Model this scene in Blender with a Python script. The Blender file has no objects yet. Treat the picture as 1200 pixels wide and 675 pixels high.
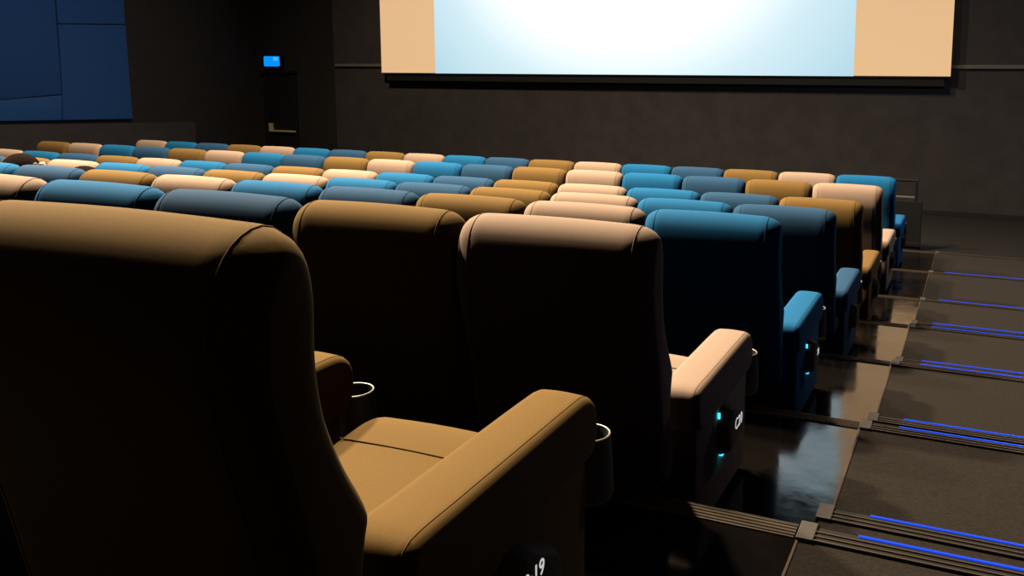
import bpy, bmesh, math, random
from mathutils import Vector, Matrix
random.seed(4)
C = bpy.context.scene.collection
PI = math.pi
ZO = 2.6                                   # the photographer's eye above the floor in front of the screen
W = 0.7                                    # pitch of the seats
FLOOR = [z + ZO for z in (-1.3810, -1.6449, -1.8711, -2.0698, -2.2237, -2.2918, -2.3925)]
ROWY = [0.8958, 2.4316, 4.0831, 5.7022, 7.2394, 8.8444, 10.5519]
ROWX = [-1.545, -1.566, -1.541, -1.518, -1.526, -1.524, -1.543]
EDGE = [2.5013, 4.0371, 5.6886, 7.3077, 8.8449, 10.4499, 12.1574]
SEAM = -0.425                              # where the dark platform ends and the aisle carpet begins
LEFT, RIGHT, FRONT = -17.3, 1.5, 16.8

# ------------------------------------------------------------------ materials
def mat(name, col, rough=.6, metal=0., emit=None, es=0., sheen=0., ior=None):
    m = bpy.data.materials.new(name); m.use_nodes = True
    b = m.node_tree.nodes['Principled BSDF']
    b.inputs['Base Color'].default_value = (*col, 1); b.inputs['Roughness'].default_value = rough
    b.inputs['Metallic'].default_value = metal
    if ior: b.inputs['IOR'].default_value = ior
    if sheen:
        b.inputs['Sheen Weight'].default_value = sheen; b.inputs['Sheen Roughness'].default_value = .45
    if emit:
        b.inputs['Emission Color'].default_value = (*emit, 1); b.inputs['Emission Strength'].default_value = es
    return m
def nodes(m): return m.node_tree.nodes, m.node_tree.links, m.node_tree.nodes['Principled BSDF']
def speckle(m, scale, lo, hi, bump=0., detail=4, coords='Object'):
    n, l, b = nodes(m); base = b.inputs['Base Color'].default_value[:3]
    tc = n.new('ShaderNodeTexCoord'); t = n.new('ShaderNodeTexNoise')
    t.inputs['Scale'].default_value = scale; t.inputs['Detail'].default_value = detail
    l.new(tc.outputs[coords], t.inputs['Vector'])
    r = n.new('ShaderNodeValToRGB'); l.new(t.outputs['Fac'], r.inputs['Fac'])
    r.color_ramp.elements[0].position = .32; r.color_ramp.elements[1].position = .68
    r.color_ramp.elements[0].color = (*[c*lo for c in base], 1); r.color_ramp.elements[1].color = (*[c*hi for c in base], 1)
    l.new(r.outputs['Color'], b.inputs['Base Color'])
    if bump:
        bp = n.new('ShaderNodeBump'); bp.inputs['Strength'].default_value = bump; bp.inputs['Distance'].default_value = .004
        l.new(t.outputs['Fac'], bp.inputs['Height']); l.new(bp.outputs['Normal'], b.inputs['Normal'])
    return m
def fabric(name, col): return speckle(mat(name, col, .92, sheen=.0), 240, .92, 1.06, .03)
FAB = [fabric('olive_fabric', (.275, .160, .042)), fabric('cream_fabric', (.56, .405, .325)),
       fabric('bright_blue_fabric', (.003, .185, .48)), fabric('slate_blue_fabric', (.024, .108, .255))]
PIPE = [mat('olive_piping', (.22, .128, .034), .9), mat('cream_piping', (.46, .335, .27), .9),
        mat('blue_piping', (.005, .135, .33), .9), mat('slate_piping', (.026, .085, .17), .9)]
NAMES = ['olive brown', 'pale cream', 'bright blue', 'slate blue']
M_black = mat('black_plastic', (.005, .005, .006), .75)
M_shell = mat('black_metal', (.008, .007, .008), .6)
M_cup = mat('cup_plastic', (.006, .009, .018), .7)
M_rim = mat('cup_rim_steel', (.62, .58, .54), .4, .6)
M_cyan = mat('cyan_led', (0, .1, .12), .4, emit=(.03, .50, .68), es=2.2)
M_blue = mat('blue_led', (0, .02, .2), .4, emit=(.004, .065, .85), es=.95)
M_text = mat('white_print', (.8, .8, .8), .5, emit=(1, 1, 1), es=.55)
M_alu = mat('ribbed_aluminium', (.16, .13, .10), .45, .6)
M_groove = mat('rubber_insert', (.012, .009, .0075), .75)
M_cap = mat('aluminium_end_cap', (.13, .115, .10), .5, .3)
M_wall = speckle(mat('charcoal_wall', (.060, .053, .057), .85), 3, .85, 1.12)
M_wallb = speckle(mat('black_wall', (.026, .0225, .0225), .9), 3, .9, 1.1)
M_trim = mat('wall_rail_grey', (.19, .17, .16), .7)
M_panelblue = speckle(mat('blue_acoustic_fabric', (.020, .095, .34), .95), 40, .9, 1.1, .15)
M_carpet = speckle(mat('brown_carpet', (.021, .0155, .0115), 1.0), 90, .55, 1.35, .6, 8)
M_front = speckle(mat('front_floor_carpet', (.013, .0105, .0095), .95), 30, .8, 1.2, .3)
M_edgetrim = mat('worn_edge_trim', (.10, .065, .045), .55, .0)
M_skin = mat('skin', (.50, .29, .20), .6)
M_hair = speckle(mat('dark_hair', (.010, .005, .0045), .95), 120, .6, 1.6, .3)
M_hair.node_tree.nodes['Principled BSDF'].inputs['Specular IOR Level'].default_value = .1
M_cloth = mat('dark_sweater', (.03, .03, .04), .9)
M_mask = mat('white_mask', (.78, .76, .80), .8)
M_door = mat('door_black', (.012, .012, .013), .6)
M_bar = mat('door_bar_beige', (.85, .70, .48), .45)
M_sign = mat('exit_sign_face', (0, .05, .2), .4, emit=(.0, .30, 1.0), es=1.0)
M_signfig = mat('exit_sign_figure', (.1, .4, .6), .4, emit=(.06, .46, 1.0), es=1.0)

# platform finish: nearly black, polished and scuffed, mirrors the screen
M_plat = bpy.data.materials.new('polished_black_platform'); M_plat.use_nodes = True
n, l, b = nodes(M_plat)
b.inputs['Metallic'].default_value = .0; b.inputs['IOR'].default_value = 2.4
tc = n.new('ShaderNodeTexCoord')
t1 = n.new('ShaderNodeTexNoise'); t1.inputs['Scale'].default_value = 7; t1.inputs['Detail'].default_value = 6
l.new(tc.outputs['Object'], t1.inputs['Vector'])
r1 = n.new('ShaderNodeMapRange'); r1.inputs[1].default_value = .3; r1.inputs[2].default_value = .75
r1.inputs[3].default_value = .06; r1.inputs[4].default_value = .15
l.new(t1.outputs['Fac'], r1.inputs[0]); l.new(r1.outputs[0], b.inputs['Roughness'])
t2 = n.new('ShaderNodeTexVoronoi'); t2.inputs['Scale'].default_value = 34; l.new(tc.outputs['Object'], t2.inputs['Vector'])
r2 = n.new('ShaderNodeValToRGB'); r2.color_ramp.elements[0].position = .0; r2.color_ramp.elements[1].position = .07
r2.color_ramp.elements[0].color = (.06, .05, .042, 1); r2.color_ramp.elements[1].color = (.010, .008, .007, 1)
l.new(t2.outputs['Distance'], r2.inputs['Fac']); l.new(r2.outputs['Color'], b.inputs['Base Color'])
t3 = n.new('ShaderNodeTexNoise'); t3.inputs['Scale'].default_value = 5; t3.inputs['Detail'].default_value = 3
l.new(tc.outputs['Object'], t3.inputs['Vector'])
bp = n.new('ShaderNodeBump'); bp.inputs['Strength'].default_value = .10; bp.inputs['Distance'].default_value = .01
l.new(t3.outputs['Fac'], bp.inputs['Height']); l.new(bp.outputs['Normal'], b.inputs['Normal'])

# the projected picture: a bright blue-white field
M_pic = bpy.data.materials.new('projected_picture'); M_pic.use_nodes = True
n, l, b = nodes(M_pic)
b.inputs['Base Color'].default_value = (.25, .25, .25, 1); b.inputs['Roughness'].default_value = .9
tc = n.new('ShaderNodeTexCoord'); sp = n.new('ShaderNodeSeparateXYZ'); l.new(tc.outputs['Generated'], sp.inputs[0])
def math_(op, a, c=None):
    q = n.new('ShaderNodeMath'); q.operation = op
    for i, v in enumerate((a, c)):
        if v is None: continue
        if isinstance(v, (int, float)): q.inputs[i].default_value = v
        else: l.new(v, q.inputs[i])
    return q.outputs[0]
dx = math_('MULTIPLY', math_('SUBTRACT', sp.outputs['X'], .49), 1.42); dz = math_('MULTIPLY', math_('SUBTRACT', sp.outputs['Z'], .60), 1.0)
d = math_('SQRT', math_('ADD', math_('MULTIPLY', dx, dx), math_('MULTIPLY', dz, dz)))
rp = n.new('ShaderNodeValToRGB'); l.new(d, rp.inputs['Fac'])
e = rp.color_ramp.elements; e[0].position = .0; e[0].color = (3.6, 3.8, 4.0, 1); e[1].position = .98; e[1].color = (.36, .64, .80, 1)
e2 = e.new(.46); e2.color = (1.05, 1.12, 1.18, 1); e2 = e.new(.68); e2.color = (.62, .84, .94, 1)
l.new(rp.outputs['Color'], b.inputs['Emission Color']); b.inputs['Emission Strength'].default_value = .95
M_side = mat('glowing_side_cloth', (.2, .16, .11), .9, emit=(.80, .50, .26), es=.93)  # warm lamplight on the cloth, put in as emission

# ------------------------------------------------------------------ mesh helpers
def finish(bm): bmesh.ops.recalc_face_normals(bm, faces=bm.faces[:])
def obj(name, bm, m, parent=None, smooth=False, loc=None, angle=None):
    finish(bm)
    me = bpy.data.meshes.new(name); bm.to_mesh(me); bm.free(); me.materials.append(m)
    for p in me.polygons: p.use_smooth = smooth
    o = bpy.data.objects.new(name, me); C.objects.link(o)
    if smooth and angle:
        for ed in me.edges: pass
        me.set_sharp_from_angle(angle=math.radians(angle))
    if parent: o.parent = parent
    if loc: o.location = loc
    return o
def box(bm, x0, x1, y0, y1, z0, z1, bev=0., seg=2):
    r = bmesh.ops.create_cube(bm, size=1)
    for v in r['verts']:
        v.co = Vector((x0+(v.co.x+.5)*(x1-x0), y0+(v.co.y+.5)*(y1-y0), z0+(v.co.z+.5)*(z1-z0)))
    if bev:
        es = list({e for v in r['verts'] for e in v.link_edges})
        bmesh.ops.bevel(bm, geom=es, offset=bev, segments=seg, profile=.5, affect='EDGES')
def bx(*a, **k):
    bm = bmesh.new(); box(bm, *a, **k); return bm
def tube(bm, pts, r, seg=8, closed=False):
    pts = [Vector(p) for p in pts]; N = len(pts); rings = []
    up0 = None
    for i, p in enumerate(pts):
        if closed: t = (pts[(i+1) % N]-pts[i-1]).normalized()
        else: t = (pts[min(i+1, N-1)]-pts[max(i-1, 0)]).normalized()
        u = t.orthogonal().normalized() if up0 is None else (up0-t*up0.dot(t)).normalized()
        up0 = u; v = t.cross(u)
        rings.append([bm.verts.new(p+u*math.cos(2*PI*k/seg)*r+v*math.sin(2*PI*k/seg)*r) for k in range(seg)])
    for i in range(N if closed else N-1):
        a, c = rings[i], rings[(i+1) % N]
        for k in range(seg): bm.faces.new((a[k], a[(k+1) % seg], c[(k+1) % seg], c[k]))
    if not closed: bm.faces.new(rings[0][::-1]); bm.faces.new(rings[-1])
def lathe(bm, prof, cx, cy, seg=32):
    rings = []
    for r, z in prof: rings.append([bm.verts.new((cx+r*math.cos(2*PI*k/seg), cy+r*math.sin(2*PI*k/seg), z)) for k in range(seg)])
    for a, c in zip(rings, rings[1:]):
        for k in range(seg): bm.faces.new((a[k], a[(k+1) % seg], c[(k+1) % seg], c[k]))
    bm.faces.new(rings[0][::-1]); bm.faces.new(rings[-1])
def smooth_loop(pts, n):
    """closed Catmull-Rom through pts, resampled to n points"""
    N = len(pts); out = []
    for i in range(N):
        p0, p1, p2, p3 = (Vector(pts[(i+k-1) % N]) for k in range(4))
        for s in range(12):
            t = s/12
            out.append(.5*((2*p1)+(-p0+p2)*t+(2*p0-5*p1+4*p2-p3)*t*t+(-p0+3*p1-3*p2+p3)*t**3))
    L = [0]
    for i in range(len(out)): L.append(L[-1]+(out[(i+1) % len(out)]-out[i]).length)
    res = []; j = 0
    for k in range(n):
        s = L[-1]*k/n
        while L[j+1] < s: j += 1
        f = (s-L[j])/max(1e-9, L[j+1]-L[j]); res.append(out[j].lerp(out[(j+1) % len(out)], f))
    return res
def inset_loop(loop, d):
    N = len(loop); area = sum(loop[i].x*loop[(i+1) % N].y-loop[(i+1) % N].x*loop[i].y for i in range(N)); s = 1 if area > 0 else -1
    out = []
    for i in range(N):
        t = (loop[(i+1) % N]-loop[i-1]).normalized(); out.append(loop[i]+Vector((-t.y, t.x))*s*d)
    return out
def pillow(loop, x0, x1, depth, run, steps=6, bulge=0.):
    """side profile (y,z) extruded along x, its ends rounded over like upholstery"""
    bm = bmesh.new(); sts = []
    for i in range(steps+1):
        a = PI/2*i/steps; sts.append((x0+run*(1-math.sin(a)), depth*(1-math.cos(PI/2-a)) if False else depth*(1-math.sin(a))))
    # i=0 is the inner end of the rounding measured from the cap; rebuild as a quarter ellipse
    sts = [(x0+run*(1-math.cos(PI/2*i/steps)), depth*(1-math.sin(PI/2*i/steps))) for i in range(steps+1)]
    mid = [(x0+run+(x1-x0-2*run)*k/6, -bulge*math.sin(PI*k/6)) for k in range(1, 6)]
    sts = sts+mid+[(x1-(x-x0), dd) for x, dd in sts[::-1]]
    rings = []
    for x, dd in sts: rings.append([bm.verts.new((x, p.x, p.y)) for p in inset_loop(loop, dd)])
    N = len(loop)
    for a, c in zip(rings, rings[1:]):
        for k in range(N): bm.faces.new((a[k], a[(k+1) % N], c[(k+1) % N], c[k]))
    bm.faces.new(rings[0][::-1]); bm.faces.new(rings[-1])
    return bm
def empty(name, loc, rz=0.):
    o = bpy.data.objects.new(name, None); C.objects.link(o); o.location = loc; o.rotation_euler = (0, 0, rz)
    o.empty_display_size = .1
    return o
def tag(o, label, cat, group=None):
    o['label'] = label; o['category'] = cat
    if group: o['group'] = group
    return o
def struct(name, bm, m, smooth=False):
    o = obj(name, bm, m, None, smooth); o['kind'] = 'structure'; return o

# ------------------------------------------------------------------ setting
def stepped(x0, x1, zs, ys, zbot):
    """one solid of terraces: zs[i] between ys[i] and ys[i+1]"""
    bm = bmesh.new(); pr = []
    for i, z in enumerate(zs): pr += [(ys[i], z), (ys[i+1], z)]
    pr += [(ys[-1], zbot), (ys[0], zbot)]
    a = [bm.verts.new((x0, y, z)) for y, z in pr]; c = [bm.verts.new((x1, y, z)) for y, z in pr]
    N = len(pr)
    for i in range(N):
        if (Vector(pr[i])-Vector(pr[(i+1) % N])).length > 1e-6: bm.faces.new((a[i], a[(i+1) % N], c[(i+1) % N], c[i]))
    bm.faces.new(a[::-1]); bm.faces.new(c)
    return bm
struct('floor', bx(LEFT-.3, RIGHT+.3, EDGE[-1]-.0, FRONT+.8, -.2, 0), M_front)
struct('floor_platform', stepped(LEFT, SEAM, FLOOR, [-2.5]+EDGE, -.2), M_plat)
HALF = .39
zs, ys = [], [-2.5]
noses = []                                # (y of the edge, z, how big)
for i in range(7):
    zs.append(FLOOR[i]); ys.append(EDGE[i]); noses.append((EDGE[i], FLOOR[i], i, True))
    nxt = FLOOR[i+1] if i < 6 else 0.
    if FLOOR[i]-nxt > .15:
        zm = (FLOOR[i]+nxt)/2; zs.append(zm); ys.append(EDGE[i]+HALF); noses.append((EDGE[i]+HALF, zm, i, False))
struct('floor_aisle', stepped(SEAM, RIGHT, [z+.006 for z in zs], ys, -.2), M_carpet)
# worn strip where carpet meets platform
for i in range(7):
    y0 = (-2.5 if i == 0 else EDGE[i-1]+.02)
    struct('trim_%d' % (i+1), bx(SEAM-.006, SEAM+.003, y0, EDGE[i]-.09, FLOOR[i]+.0005, FLOOR[i]+.010, bev=.002), M_edgetrim)
struct('wall_left', bx(LEFT-.2, LEFT, -2.5, FRONT+.8, -.2, 7.5), M_wallb)
struct('wall_right', bx(RIGHT, RIGHT+.2, -2.5, FRONT+.8, -.2, 7.5), M_wallb)
struct('wall_back', bx(LEFT-.2, RIGHT+.2, -2.7, -2.5, -.2, 7.5), M_wallb)
XC = -14.5
struct('wall_front', bx(XC, RIGHT, FRONT, FRONT+.5, 0, 7.5), M_wall)
struct('wall_recess', bx(LEFT, XC+.3, FRONT+.25, FRONT+.7, 0, 7.5), M_wallb)
# rail across the front wall, above it the wall stands a little further out
struct('trim_8', bx(XC+.04, RIGHT, FRONT-.05, FRONT, ZO+.09, ZO+.16, bev=.01), M_trim)
struct('trim_9', bx(XC, RIGHT, FRONT-.012, FRONT, ZO+.16, 7.5), M_wall)
struct('baseboard_front', bx(XC, RIGHT, FRONT-.02, FRONT, 0, .09, bev=.005), M_wallb)
# low plinth along the left wall below the acoustic panels
bm = bmesh.new()
va = [(LEFT+.002, y, z) for y, z in ((2, -.72+ZO), (15.03, -1.240+ZO), (15.03, 0.), (2, 0.))]
a = [bm.verts.new(p) for p in va]; c = [bm.verts.new((LEFT+.10, p[1], p[2])) for p in va]
for i in range(4): bm.faces.new((a[i], a[(i+1) % 4], c[(i+1) % 4], c[i]))
bm.faces.new(a); bm.faces.new(c[::-1])
struct('trim_10', bm, M_wall)
# doorway beside the screen wall, push bar across it
D = FRONT+.25
door = struct('door_1', bx(-16.86, -16.02, D-.05, D, .0, ZO-.09, bev=.006), M_door)
fr = bmesh.new()
for x0, x1 in ((-16.96, -16.87), (-16.01, -15.92)): obj('door_jamb', bx(x0, x1, D-.09, D, 0, ZO-.08, bev=.006), M_door, door)
obj('door_head', bx(-17.02, -15.88, D-.12, D, ZO-.075, ZO-.01, bev=.006), M_door, door)
pb = bmesh.new()
pr_ = [(-16.80, -1.35), (-16.80, -1.565), (-15.94, -1.565), (-15.94, -1.525), (-16.70, -1.525), (-16.72, -1.35)]
a = [pb.verts.new((x, D-.13, z+ZO)) for x, z in pr_]; c = [pb.verts.new((x, D-.052, z+ZO)) for x, z in pr_]
for i in range(6): pb.faces.new((a[i], a[(i+1) % 6], c[(i+1) % 6], c[i]))
pb.faces.new(a[::-1]); pb.faces.new(c); finish(pb)
bmesh.ops.bevel(pb, geom=pb.edges[:], offset=.006, segments=2, profile=.5, affect='EDGES')
o = obj('push_bar', pb, M_bar, door); o['label'] = 'beige push bar'

# exit sign
sg = empty('exit_sign', (-16.575, D-.10, ZO+.07))
tag(sg, 'small glowing blue exit sign box above the dark doorway', 'sign')
obj('housing', bx(-.275, .275, -.04, .1, -.0, .30, bev=.02), M_black, sg)
obj('sign_face', bx(-.245, .245, -.052, -.038, .025, .275, bev=.03), M_sign, sg)
obj('pictogram', bx(.05, .20, -.056, -.050, .17, .25, bev=.002), M_signfig, sg)

# acoustic panels on the left wall
X = LEFT+.07
def panel(pts, label):
    bm = bmesh.new(); cy = sum(p[0] for p in pts)/len(pts); cz = sum(p[1] for p in pts)/len(pts)
    a = [bm.verts.new((LEFT+.004, y, z+ZO)) for y, z in pts]; c = [bm.verts.new((X, y, z+ZO)) for y, z in pts]
    N = len(pts)
    for i in range(N): bm.faces.new((a[i], a[(i+1) % N], c[(i+1) % N], c[i]))
    bm.faces.new(a); f = bm.faces.new(c[::-1])
    bmesh.ops.bevel(bm, geom=list(f.edges), offset=.022, segments=3, profile=.6, affect='EDGES')
    tag(obj('acoustic_panel', bm, M_panelblue, None, True, angle=50), label, 'wall panel', 'blue acoustic panels on the left wall')
g = .007
panel([(11.88+g, -.523+g), (11.89+g, .90-g), (13.40, .96-g), (13.43, -1.091), (11.83+g, -1.041)], 'dark blue wall panel in the lower corner nearest the screen, right of a seam')
panel([(11.89+g, .90+g), (13.40, .96+g), (13.42, 3.6), (11.89+g, 3.6)], 'dark blue wall panel at top, just above the short level seam')
panel([(11.88-g, -.523+g), (10.68, -.595+g), (7.4, -.62+g), (7.4, 3.6), (11.89-g, 3.6)], 'large dark blue wall panel at the far left edge above the sloping seam')
panel([(11.88-g, -.523-g), (11.83-g, -1.041), (7.4, -.90), (7.4, -.62-g), (10.68, -.595-g)], 'narrow dark blue wall panel strip at the bottom left, under the sloping seam')

# screen: the projected picture between two side cloths that glow in place of warm lamplight
sc = empty('cinema_screen', (-6.71, FRONT-.22, ZO))
tag(sc, 'large glowing cinema screen with cream side strips on the dark front wall', 'screen')
SL, SR, SB, ST = -12.93+6.71, -.495+6.71, -.045, 5.1
PL, PR = -11.44+6.71, -2.185+6.71
obj('picture_area', bx(PL, PR, 0, .02, SB-.008, ST), M_pic, sc)
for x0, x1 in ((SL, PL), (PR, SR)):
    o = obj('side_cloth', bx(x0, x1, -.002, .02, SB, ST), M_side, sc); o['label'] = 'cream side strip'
fb = bmesh.new(); box(fb, SL+.02, SR-.02, .02, .20, SB-.03, ST+.05); box(fb, SL+.1, SR-.1, .05, .2, SB-.18, SB-.03)
obj('frame', fb, M_black, sc)

# guard rail in front of the first row
gr = empty('guard_rail', (-5.8, 13.22, 0)); tag(gr, 'dark guard rail with a solid lower panel in front of the first row', 'railing')
E_ = 5.8-.687
obj('lower_panel', bx(-5.8, E_, 0, .06, .0, .735, bev=.008), M_black, gr)
obj('base_strip', bx(-5.8, E_, -.02, 0, .06, .12, bev=.006), M_shell, gr)
obj('top_rail', bx(-5.8, E_-.06, .0, .05, 1.02, 1.06, bev=.012), M_shell, gr)
obj('mid_rail', bx(-5.8, E_-.10, .005, .045, .775, .805, bev=.008), M_trim, gr)
for x in (-5.7, -3.6, -1.5, .6, 2.7, E_-.09): obj('post', bx(x-.02, x+.02, .0, .05, .735, 1.03, bev=.006), M_shell, gr)

# nosing strips on the aisle steps and along the platform edges
ORD = ['first', 'second', 'third', 'fourth', 'fifth', 'sixth', 'seventh', 'eighth', 'ninth', 'tenth', 'eleventh', 'twelfth',
       'thirteenth', 'fourteenth', 'fifteenth', 'sixteenth', 'seventeenth', 'eighteenth', 'nineteenth']
near = ['nearest the camera', 'second from the camera', 'third from the camera', 'fourth from the camera', 'fifth from the camera', 'sixth from the camera', 'farthest from the camera']
for y, z, i, upper in noses:
    x0 = SEAM+(.005 if upper else .0); z = z+.006
    st = empty('step_nosing', (x0, y, z))
    tag(st, '%s metal nosing with blue light line, aisle step %s' % ('upper' if upper else 'lower', near[i]), 'step edge', 'lit nosings on the aisle steps')
    L = RIGHT-x0-.02
    base = bmesh.new(); box(base, .0, L, -.085, .008, .0, .006, bev=.002); box(base, 0, L, .0, .010, -.05, .006, bev=.002)
    obj('profile', base, M_groove, st)
    for yy in (-.081, -.056, -.030): obj('rib', bx(.04, L, yy-.003, yy+.003, .006, .0105, bev=.0012), M_alu, st)
    if i < 6: obj('light_line', bx(.16, L, -.010, .000, .006, .0105, bev=.001), M_blue, st)
    obj('end_cap', bx(-.012, .04, -.09, .014, -.05, .0135, bev=.003), M_cap, st)
for i in range(7):
    bm = bmesh.new(); box(bm, LEFT+3.0, SEAM-.015, EDGE[i]-.07, EDGE[i]+.008, FLOOR[i], FLOOR[i]+.005, bev=.0015)
    for k in range(4): box(bm, LEFT+3.0, SEAM-.015, EDGE[i]-.062+k*.018, EDGE[i]-.056+k*.018, FLOOR[i]+.005, FLOOR[i]+.008)
    box(bm, LEFT+3.0, SEAM-.015, EDGE[i]+.001, EDGE[i]+.010, FLOOR[i]-.04, FLOOR[i]+.005)
    tag(obj('platform_nosing', bm, M_alu), 'ribbed metal strip on the dark platform edge %s' % near[i], 'edge strip', 'metal strips on the platform edges')

# ------------------------------------------------------------------ seats
BACK = [(-.104, 1.095), (-.086, 1.140), (-.055, 1.174), (-.010, 1.190), (.030, 1.176), (.056, 1.135), (.066, 1.070), (.064, 1.00), (.067, .945),
        (.080, .88), (.112, .80), (.152, .725), (.168, .68), (.156, .625), (.150, .54), (.18, .44), (.18, .34), (.13, .29), (.05, .29), (.02, .36), (-.015, .52), (-.050, .70), (-.092, .86), (-.114, .97), (-.114, 1.04)]
BACKL = smooth_loop([(y, z-.009*max(0, (z-.6)/.59)) for y, z in BACK], 96)
SEAT = [(.20, .30), (.20, .40), (.26, .425), (.45, .43), (.70, .445), (.86, .462), (.93, .445), (.955, .40), (.945, .33), (.90, .295), (.70, .285), (.40, .285)]
SEATL = smooth_loop(SEAT, 60)
ARM = [(.215, .50), (.215, .556), (.25, .584), (.40, .588), (.62, .591), (.86, .594), (.935, .589), (.976, .556), (.985, .50), (.972, .45), (.92, .425), (.7, .42), (.45, .42), (.25, .43)]
ARML = smooth_loop(ARM, 72)
AX0, AX1 = -.100, .056                     # arm across the seat boundary
def make_parts(ci):
    """one of each part in the colour ci, returned as unlinked prototypes"""
    P = {}
    hw = .346
    P['backrest'] = obj('backrest', pillow(BACKL, -hw, hw, .055, .10, 10, .004), FAB[ci], None, True)
    pp = bmesh.new(); lp = inset_loop(BACKL, -.001)
    # seams where the side panels are sewn to the back
    top = [p for p in lp if p.y > .42]
    idx = [k for k in range(len(lp)) if lp[k].y > .42]
    st = max(range(len(idx)), key=lambda k: (idx[k]-idx[k-1]) % len(lp) if True else 0)
    chain = [idx[(st+k) % len(idx)] for k in range(len(idx))]
    lp = inset_loop(BACKL, .055*(1-math.sqrt(1-.38**2))-.0006)
    tube(pp, [(hw-.062, lp[k].x, lp[k].y) for k in chain], .0014, 6)
    P['piping'] = obj('piping', pp, PIPE[ci], None, True)
    pp = bmesh.new(); tube(pp, [(-hw+.062, lp[k].x, lp[k].y) for k in chain], .0014, 6)
    P['piping_b'] = obj('piping', pp, PIPE[ci], None, True)
    P['seat_cushion'] = obj('seat_cushion', pillow(SEATL, -.283, .228, .04, .05, 6, .006), FAB[ci], None, True)
    sb = bmesh.new(); tube(sb, [(-.26+.47*k/10, .76, -.0+.4527+.006*math.sin(PI*k/10)-.0005) for k in range(11)], .0022, 6)
    P['seat_seam'] = obj('seat_seam', sb, PIPE[ci], None, True)
    P['armrest'] = obj('armrest', pillow(ARML, AX0, AX1, .026, .034, 8, .002), FAB[ci], None, True)
    sb = bmesh.new(); ch = [p for p in inset_loop(ARML, .0022) if p.y > .53]
    ch.sort(key=lambda p: p.x); tube(sb, [(AX1-.022, p.x, p.y) for p in ch], .0015, 6)
    P['arm_seam'] = obj('arm_seam', sb, PIPE[ci], None, True)
    pb = bmesh.new(); box(pb, AX0+.016, AX1-.016, .24, .94, .03, .47, bev=.018, seg=3)
    P['side_panel'] = obj('side_panel', pb, FAB[ci], None, True, angle=60)
    return P
PROTO = [make_parts(i) for i in range(4)]
cb = bmesh.new(); lathe(cb, [(.060, .30), (.066, .315), (.063, .40), (.058, .466), (.053, .468), (.050, .46), (.050, .35), (.001, .345)], .002, 1.03)
CUP = obj('cup_holder', cb, M_cup, None, True, angle=50)
cr = bmesh.new(); tube(cr, [(.002+.0555*math.cos(2*PI*k/40), 1.03+.0555*math.sin(2*PI*k/40), .469) for k in range(40)], .003, 8, True)
RIM = obj('rim', cr, M_rim, None, True)
bs = bmesh.new(); box(bs, -.26, .20, .24, .84, .17, .285, bev=.02)
BASE = obj('seat_base', bs, M_shell, None, True, angle=50)
lg = bmesh.new(); box(lg, -.03, .03, .34, .42, .0, .18, bev=.006); box(lg, -.05, .05, .30, .46, .0, .012, bev=.004)
LEGR = obj('leg', lg, M_shell)
# aisle light and number plate on the end seats: a small black wedge housing with slots above and below
lb = bmesh.new()
sec = [(.50, .27), (.50, .365), (.55, .415), (.60, .415), (.73, .345), (.75, .29), (.73, .235), (.53, .225)]
a = [lb.verts.new((0, y, z)) for y, z in sec]; c = [lb.verts.new((.045, (.625+(y-.625)*.80), .315+(z-.315)*.80)) for y, z in sec]
for k in range(8): lb.faces.new((a[k], a[(k+1) % 8], c[(k+1) % 8], c[k]))
lb.faces.new(a[::-1]); lb.faces.new(c); finish(lb)
bmesh.ops.bevel(lb, geom=lb.edges[:], offset=.008, segments=2, profile=.5, affect='EDGES')
HOUSING = obj('aisle_light', lb, M_black, None, True, angle=40)
STRIP = obj('light_strip', bx(.003, .012, .500, .507, .382, .404), M_cyan)
STRIP2 = obj('light_strip', bx(.003, .016, .53, .60, .2275, .2325), M_cyan)

def text_mesh(s, size):
    cu = bpy.data.curves.new('t', 'FONT'); cu.body = s; cu.size = size; cu.extrude = .0006; cu.align_x = 'CENTER'; cu.align_y = 'CENTER'
    o = bpy.data.objects.new('t', cu); C.objects.link(o)
    dg = bpy.context.evaluated_depsgraph_get(); me = bpy.data.meshes.new_from_object(o.evaluated_get(dg)); bpy.data.objects.remove(o)
    me.materials.clear(); me.materials.append(M_text); return me

protos = [o for d_ in PROTO for o in d_.values()]+[CUP, RIM, BASE, LEGR, HOUSING, STRIP, STRIP2]
for o in protos: C.objects.unlink(o)
def put(src, parent, dx_=0., dy_=0., name=None):
    o = src.copy(); o.name = src.name.split('.')[0] if not name else name
    C.objects.link(o); o.parent = parent; o.location = (dx_, dy_, 0); return o

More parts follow.
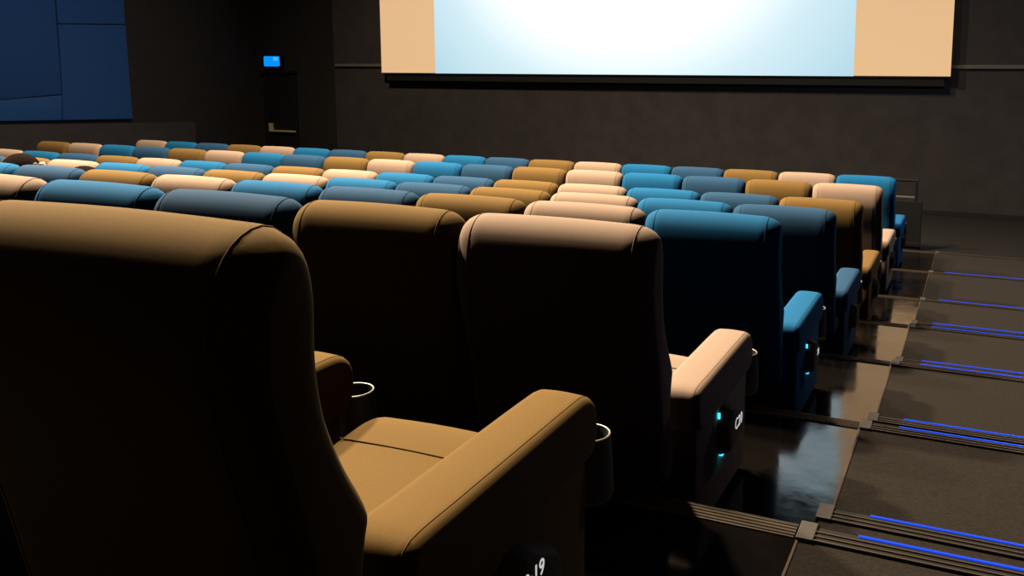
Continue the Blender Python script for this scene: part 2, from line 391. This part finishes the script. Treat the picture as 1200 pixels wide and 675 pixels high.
COUNT = [2, 6, 10, 14, 17, 18, 18]
ROWNAME = ['in the row nearest the camera', 'in the second row from the camera', 'in the third row from the camera', 'in the middle row, fourth from the screen',
           'in the third row from the screen', 'in the second row from the screen', 'in the front row nearest the screen']
NUM = ['2\u00b719', 'C20', '20']
for r in range(7):
    for k in range(COUNT[r]):
        ci = (r-k) % 4; P = PROTO[ci]
        s = empty('cinema_chair', (ROWX[r]+W/2-k*W-(.09 if r == 0 and k else 0), ROWY[r], FLOOR[r]))
        where = 'on the aisle' if k == 0 else '%s from the aisle' % ORD[k]
        tag(s, '%s cinema chair %s %s' % (NAMES[ci], where, ROWNAME[r]), 'chair', 'upholstered cinema chairs in rows')
        bk = put(P['backrest'], s)
        if r == 0: bk.location = (-.018, .022, -.015)     # this chair is a little reclined
        put(P['piping'], bk); put(P['piping_b'], bk)
        cu = put(P['seat_cushion'], s); put(P['seat_seam'], cu)
        put(BASE, s); put(LEGR, s, -.2); put(LEGR, s, .14)
        sides = [-W/2]+([W/2] if k == 0 else [])
        for dx_ in sides:
            ox, oy, oz = ((-.03 if dx_ > 0 else -.072), -.025, .018) if r == 0 else (0, 0, 0)
            ar = put(P['armrest'], s, dx_+ox, oy); put(P['arm_seam'], ar); ar.location.z = oz
            put(P['side_panel'], s, dx_+ox, oy)
            ch = put(CUP, s, dx_+ox, oy); put(RIM, ch)
        if k == 0:
            h = put(HOUSING, s, W/2+AX1-.016-(.03 if r == 0 else 0), -.03 if r == 0 else 0); [put(q_, h) for q_ in ((STRIP, STRIP2) if r in (1, 2) else ())]
            if r < 3:
                me = text_mesh(NUM[r], (.05, .062, .05)[r])
                o = bpy.data.objects.new('number_text', me); C.objects.link(o); o.parent = h
                o.matrix_local = Matrix.Translation((.0462, .645 if r else .59, .325 if r else .355)) @ Matrix.Rotation(PI/2, 4, 'Z') @ Matrix.Rotation(PI/2, 4, 'X')

# ------------------------------------------------------------------ two people sitting low in the third row
def person(x, y, zf, headz, label, mask):
    p = empty('person', (x, y, zf)); tag(p, label, 'person')
    bm = bmesh.new()
    V = {'pel': (0, .50, .56), 'waist': (0, .38, .66), 'chest': (0, .27, headz-.30), 'neck': (0, .215, headz-.17), 'head': (0, .235, headz-.05),
         'shl': (-.17, .26, headz-.26), 'shr': (.17, .26, headz-.26), 'ell': (-.19, .44, headz-.42), 'elr': (.19, .44, headz-.42),
         'wrl': (-.11, .66, .66), 'wrr': (.11, .66, .66), 'hpl': (-.10, .54, .56), 'hpr': (.10, .54, .56), 'knl': (-.12, .99, .55), 'knr': (.12, .99, .55),
         'anl': (-.12, 1.06, .10), 'anr': (.12, 1.06, .10), 'tol': (-.13, 1.24, .05), 'tor': (.13, 1.24, .05)}
    R = {'pel': .12, 'waist': .12, 'chest': .13, 'neck': .055, 'head': .07, 'shl': .065, 'shr': .065, 'ell': .045, 'elr': .045, 'wrl': .032, 'wrr': .032, 'hpl': .10, 'hpr': .10,
         'knl': .065, 'knr': .065, 'anl': .045, 'anr': .045, 'tol': .035, 'tor': .035}
    E = ['pel waist', 'waist chest', 'chest neck', 'neck head', 'chest shl', 'chest shr', 'shl ell', 'shr elr', 'ell wrl', 'elr wrr', 'pel hpl', 'pel hpr', 'hpl knl', 'hpr knr', 'knl anl', 'knr anr', 'anl tol', 'anr tor']
    for s, w in (('l', 'wrl'), ('r', 'wrr')):
        sg = -1 if s == 'l' else 1; wx, wy, wz = V[w]
        for f, (ox, ln) in enumerate(((-.03, .15), (-.01, .17), (.01, .165), (.03, .14))):
            V[s+'f%da' % f] = (wx+ox, wy+.07, wz-.005); V[s+'f%db' % f] = (wx+ox*1.1, wy+ln, wz-.03)
            R[s+'f%da' % f] = .010; R[s+'f%db' % f] = .008; E += [w+' '+s+'f%da' % f, s+'f%da ' % f+s+'f%db' % f]
        V[s+'t'] = (wx-sg*.05, wy+.06, wz); R[s+'t'] = .010; E.append(w+' '+s+'t')
    keys = list(V); me = bpy.data.meshes.new('body'); me.from_pydata([V[k] for k in keys], [tuple(keys.index(t) for t in e_.split()) for e_ in E], [])
    o = bpy.data.objects.new('body', me); C.objects.link(o)
    m = o.modifiers.new('s', 'SKIN'); m.use_smooth_shade = True
    for k, v in enumerate(me.skin_vertices[0].data): v.radius = (R[keys[k]],)*2; v.use_root = keys[k] == 'pel'
    ss = o.modifiers.new('ss', 'SUBSURF'); ss.levels = ss.render_levels = 2
    dg = bpy.context.evaluated_depsgraph_get(); m2 = bpy.data.meshes.new_from_object(o.evaluated_get(dg)); bpy.data.objects.remove(o)
    # head, modelled in the same mesh: skull, jaw, nose, ears
    bm.from_mesh(m2)
    hc = Vector((0, .245, headz-.04))
    r = bmesh.ops.create_uvsphere(bm, u_segments=24, v_segments=18, radius=1)
    for v in r['verts']:
        c_ = v.co; t = max(0, -c_.z); wx = .112*(1-.30*t*t); wy = .118*(1-.18*t)
        q_ = Vector((c_.x*wx, c_.y*wy+.03*t*t, c_.z*.145))
        if abs(c_.x) < .22 and c_.y > .8 and -.45 < c_.z < .05: q_.y += .02*(1-abs(c_.x)/.22)
        v.co = hc+q_
    for s in (-1, 1):
        r = bmesh.ops.create_uvsphere(bm, u_segments=12, v_segments=8, radius=1)
        for v in r['verts']: v.co = hc+Vector((s*(.158+v.co.x*.012*s)+0, -.01+v.co.y*.026, .070+v.co.z*.042))
    ob = obj('body', bm, M_cloth, p, True)
    ob.data.materials.append(M_skin)
    for f in ob.data.polygons:
        z = f.center.z; y_ = f.center.y
        if z > headz-.235 or (y_ > .6 and z > .52 and z < .68 and abs(f.center.x) < .22 and y_ < .80 and z > .575): f.material_index = 1
    hb = bmesh.new(); r = bmesh.ops.create_uvsphere(hb, u_segments=32, v_segments=20, radius=1)
    rnd = random.Random(3)
    for v in r['verts']:
        c_ = v.co; front = max(0., c_.y)
        s_ = 1-.16*front*(1 if c_.z < .55 else .2)
        ridge = 1+.012*math.sin(16*math.atan2(c_.y, c_.x)+3*c_.z)
        v.co = hc+Vector((c_.x*.162*s_*ridge, c_.y*.140*s_*ridge-.018, c_.z*.155*(1 if c_.z > 0 else 1.25)+.022))
    # open the hair over the face
    bmesh.ops.delete(hb, geom=[v for v in hb.verts if v.co.y > hc.y+.045 and v.co.z < hc.z+.06], context='VERTS')
    obj('hair', hb, M_hair, p, True)
    if mask:
        mb = bmesh.new(); r = bmesh.ops.create_uvsphere(mb, u_segments=24, v_segments=14, radius=1)
        for v in r['verts']: v.co = hc+Vector((v.co.x*.118, .048+v.co.y*.098, -.062+v.co.z*.060))
        bmesh.ops.delete(mb, geom=[v for v in mb.verts if v.co.y < hc.y-.0], context='VERTS')
        for s in (-1, 1): tube(mb, [(hc.x+s*.108, hc.y+.09, hc.z-.05), (hc.x+s*.140, hc.y+.075, hc.z-.01), (hc.x+s*.180, hc.y+.040, hc.z+.050), (hc.x+s*.186, hc.y+.020, hc.z+.105)], .020, 10)
        obj('face_mask', mb, M_mask, p, True)
    return p
person(-6.79, ROWY[2], FLOOR[2], 1.09, 'seated person with dark hair and a white face mask, seen from behind at far left', True)
person(-6.088, ROWY[2], FLOOR[2], 1.025, 'seated person of whom only the dark hair tip shows over the slate blue seat', False)

# ------------------------------------------------------------------ light
def spot(name, loc, to, power, col, angle, blend, radius):
    ld = bpy.data.lights.new(name, 'SPOT'); ld.energy = power; ld.color = col; ld.spot_size = math.radians(angle); ld.spot_blend = blend; ld.shadow_soft_size = radius
    o = bpy.data.objects.new(name, ld); C.objects.link(o); o.location = loc
    o.rotation_euler = (Vector(to)-Vector(loc)).to_track_quat('-Z', 'Y').to_euler(); return o
WARM = (1.0, .79, .53)
spot('house_light', (-11.8, 5.7, 11.0), (-1.0, 1.5, 1.2), 9300, WARM, 100, 1.0, .35)
spot('house_light', (-9.6, 8.8, 11.0), (-8.0, 9.0, .5), 2800, WARM, 140, .8, .35)
spot('house_light', (-6.2, 7.2, 11.0), (-3.8, 6.0, .5), 5600, WARM, 125, .8, .35)
pl = bpy.data.lights.new('side_fill', 'POINT'); pl.energy = 85; pl.color = (.82, .86, 1.0); pl.shadow_soft_size = .2  # added cool fill for the aisle-facing seat sides, no fitting there
po = bpy.data.objects.new('side_fill', pl); C.objects.link(po); po.location = (1.1, 11.0, 4.0)
wd = bpy.data.worlds.new('World'); bpy.context.scene.world = wd; wd.use_nodes = True
wd.node_tree.nodes['Background'].inputs[0].default_value = (.001, .001, .0015, 1)

# ------------------------------------------------------------------ camera
F, PITCH, YAW, ROLL = 1007.58, .12937, .39437, .0056
cam = bpy.data.cameras.new('Camera'); co = bpy.data.objects.new('Camera', cam); C.objects.link(co)
cam.shift_x = (600-725.6)/1200; cam.shift_y = (215.5-337.5)/1200
cam.sensor_width = 36; cam.lens = F/1200*36; cam.clip_start = .02; cam.clip_end = 100
fw = Vector((-math.sin(YAW)*math.cos(PITCH), math.cos(YAW)*math.cos(PITCH), -math.sin(PITCH)))
r0 = Vector((math.cos(YAW), math.sin(YAW), 0)); u0 = r0.cross(fw)
rt = r0*math.cos(ROLL)+u0*math.sin(ROLL); up = u0*math.cos(ROLL)-r0*math.sin(ROLL)
M = Matrix((rt, up, -fw)).transposed().to_4x4(); M.translation = (0, 0, ZO); co.matrix_world = M
S = bpy.context.scene; S.camera = co
S.view_settings.view_transform = 'Standard'; S.view_settings.look = 'None'; S.view_settings.exposure = 0; S.view_settings.gamma = 1
S.view_settings.use_curve_mapping = False
S.cycles.caustics_reflective = False; S.cycles.caustics_refractive = False; S.cycles.diffuse_bounces = 0
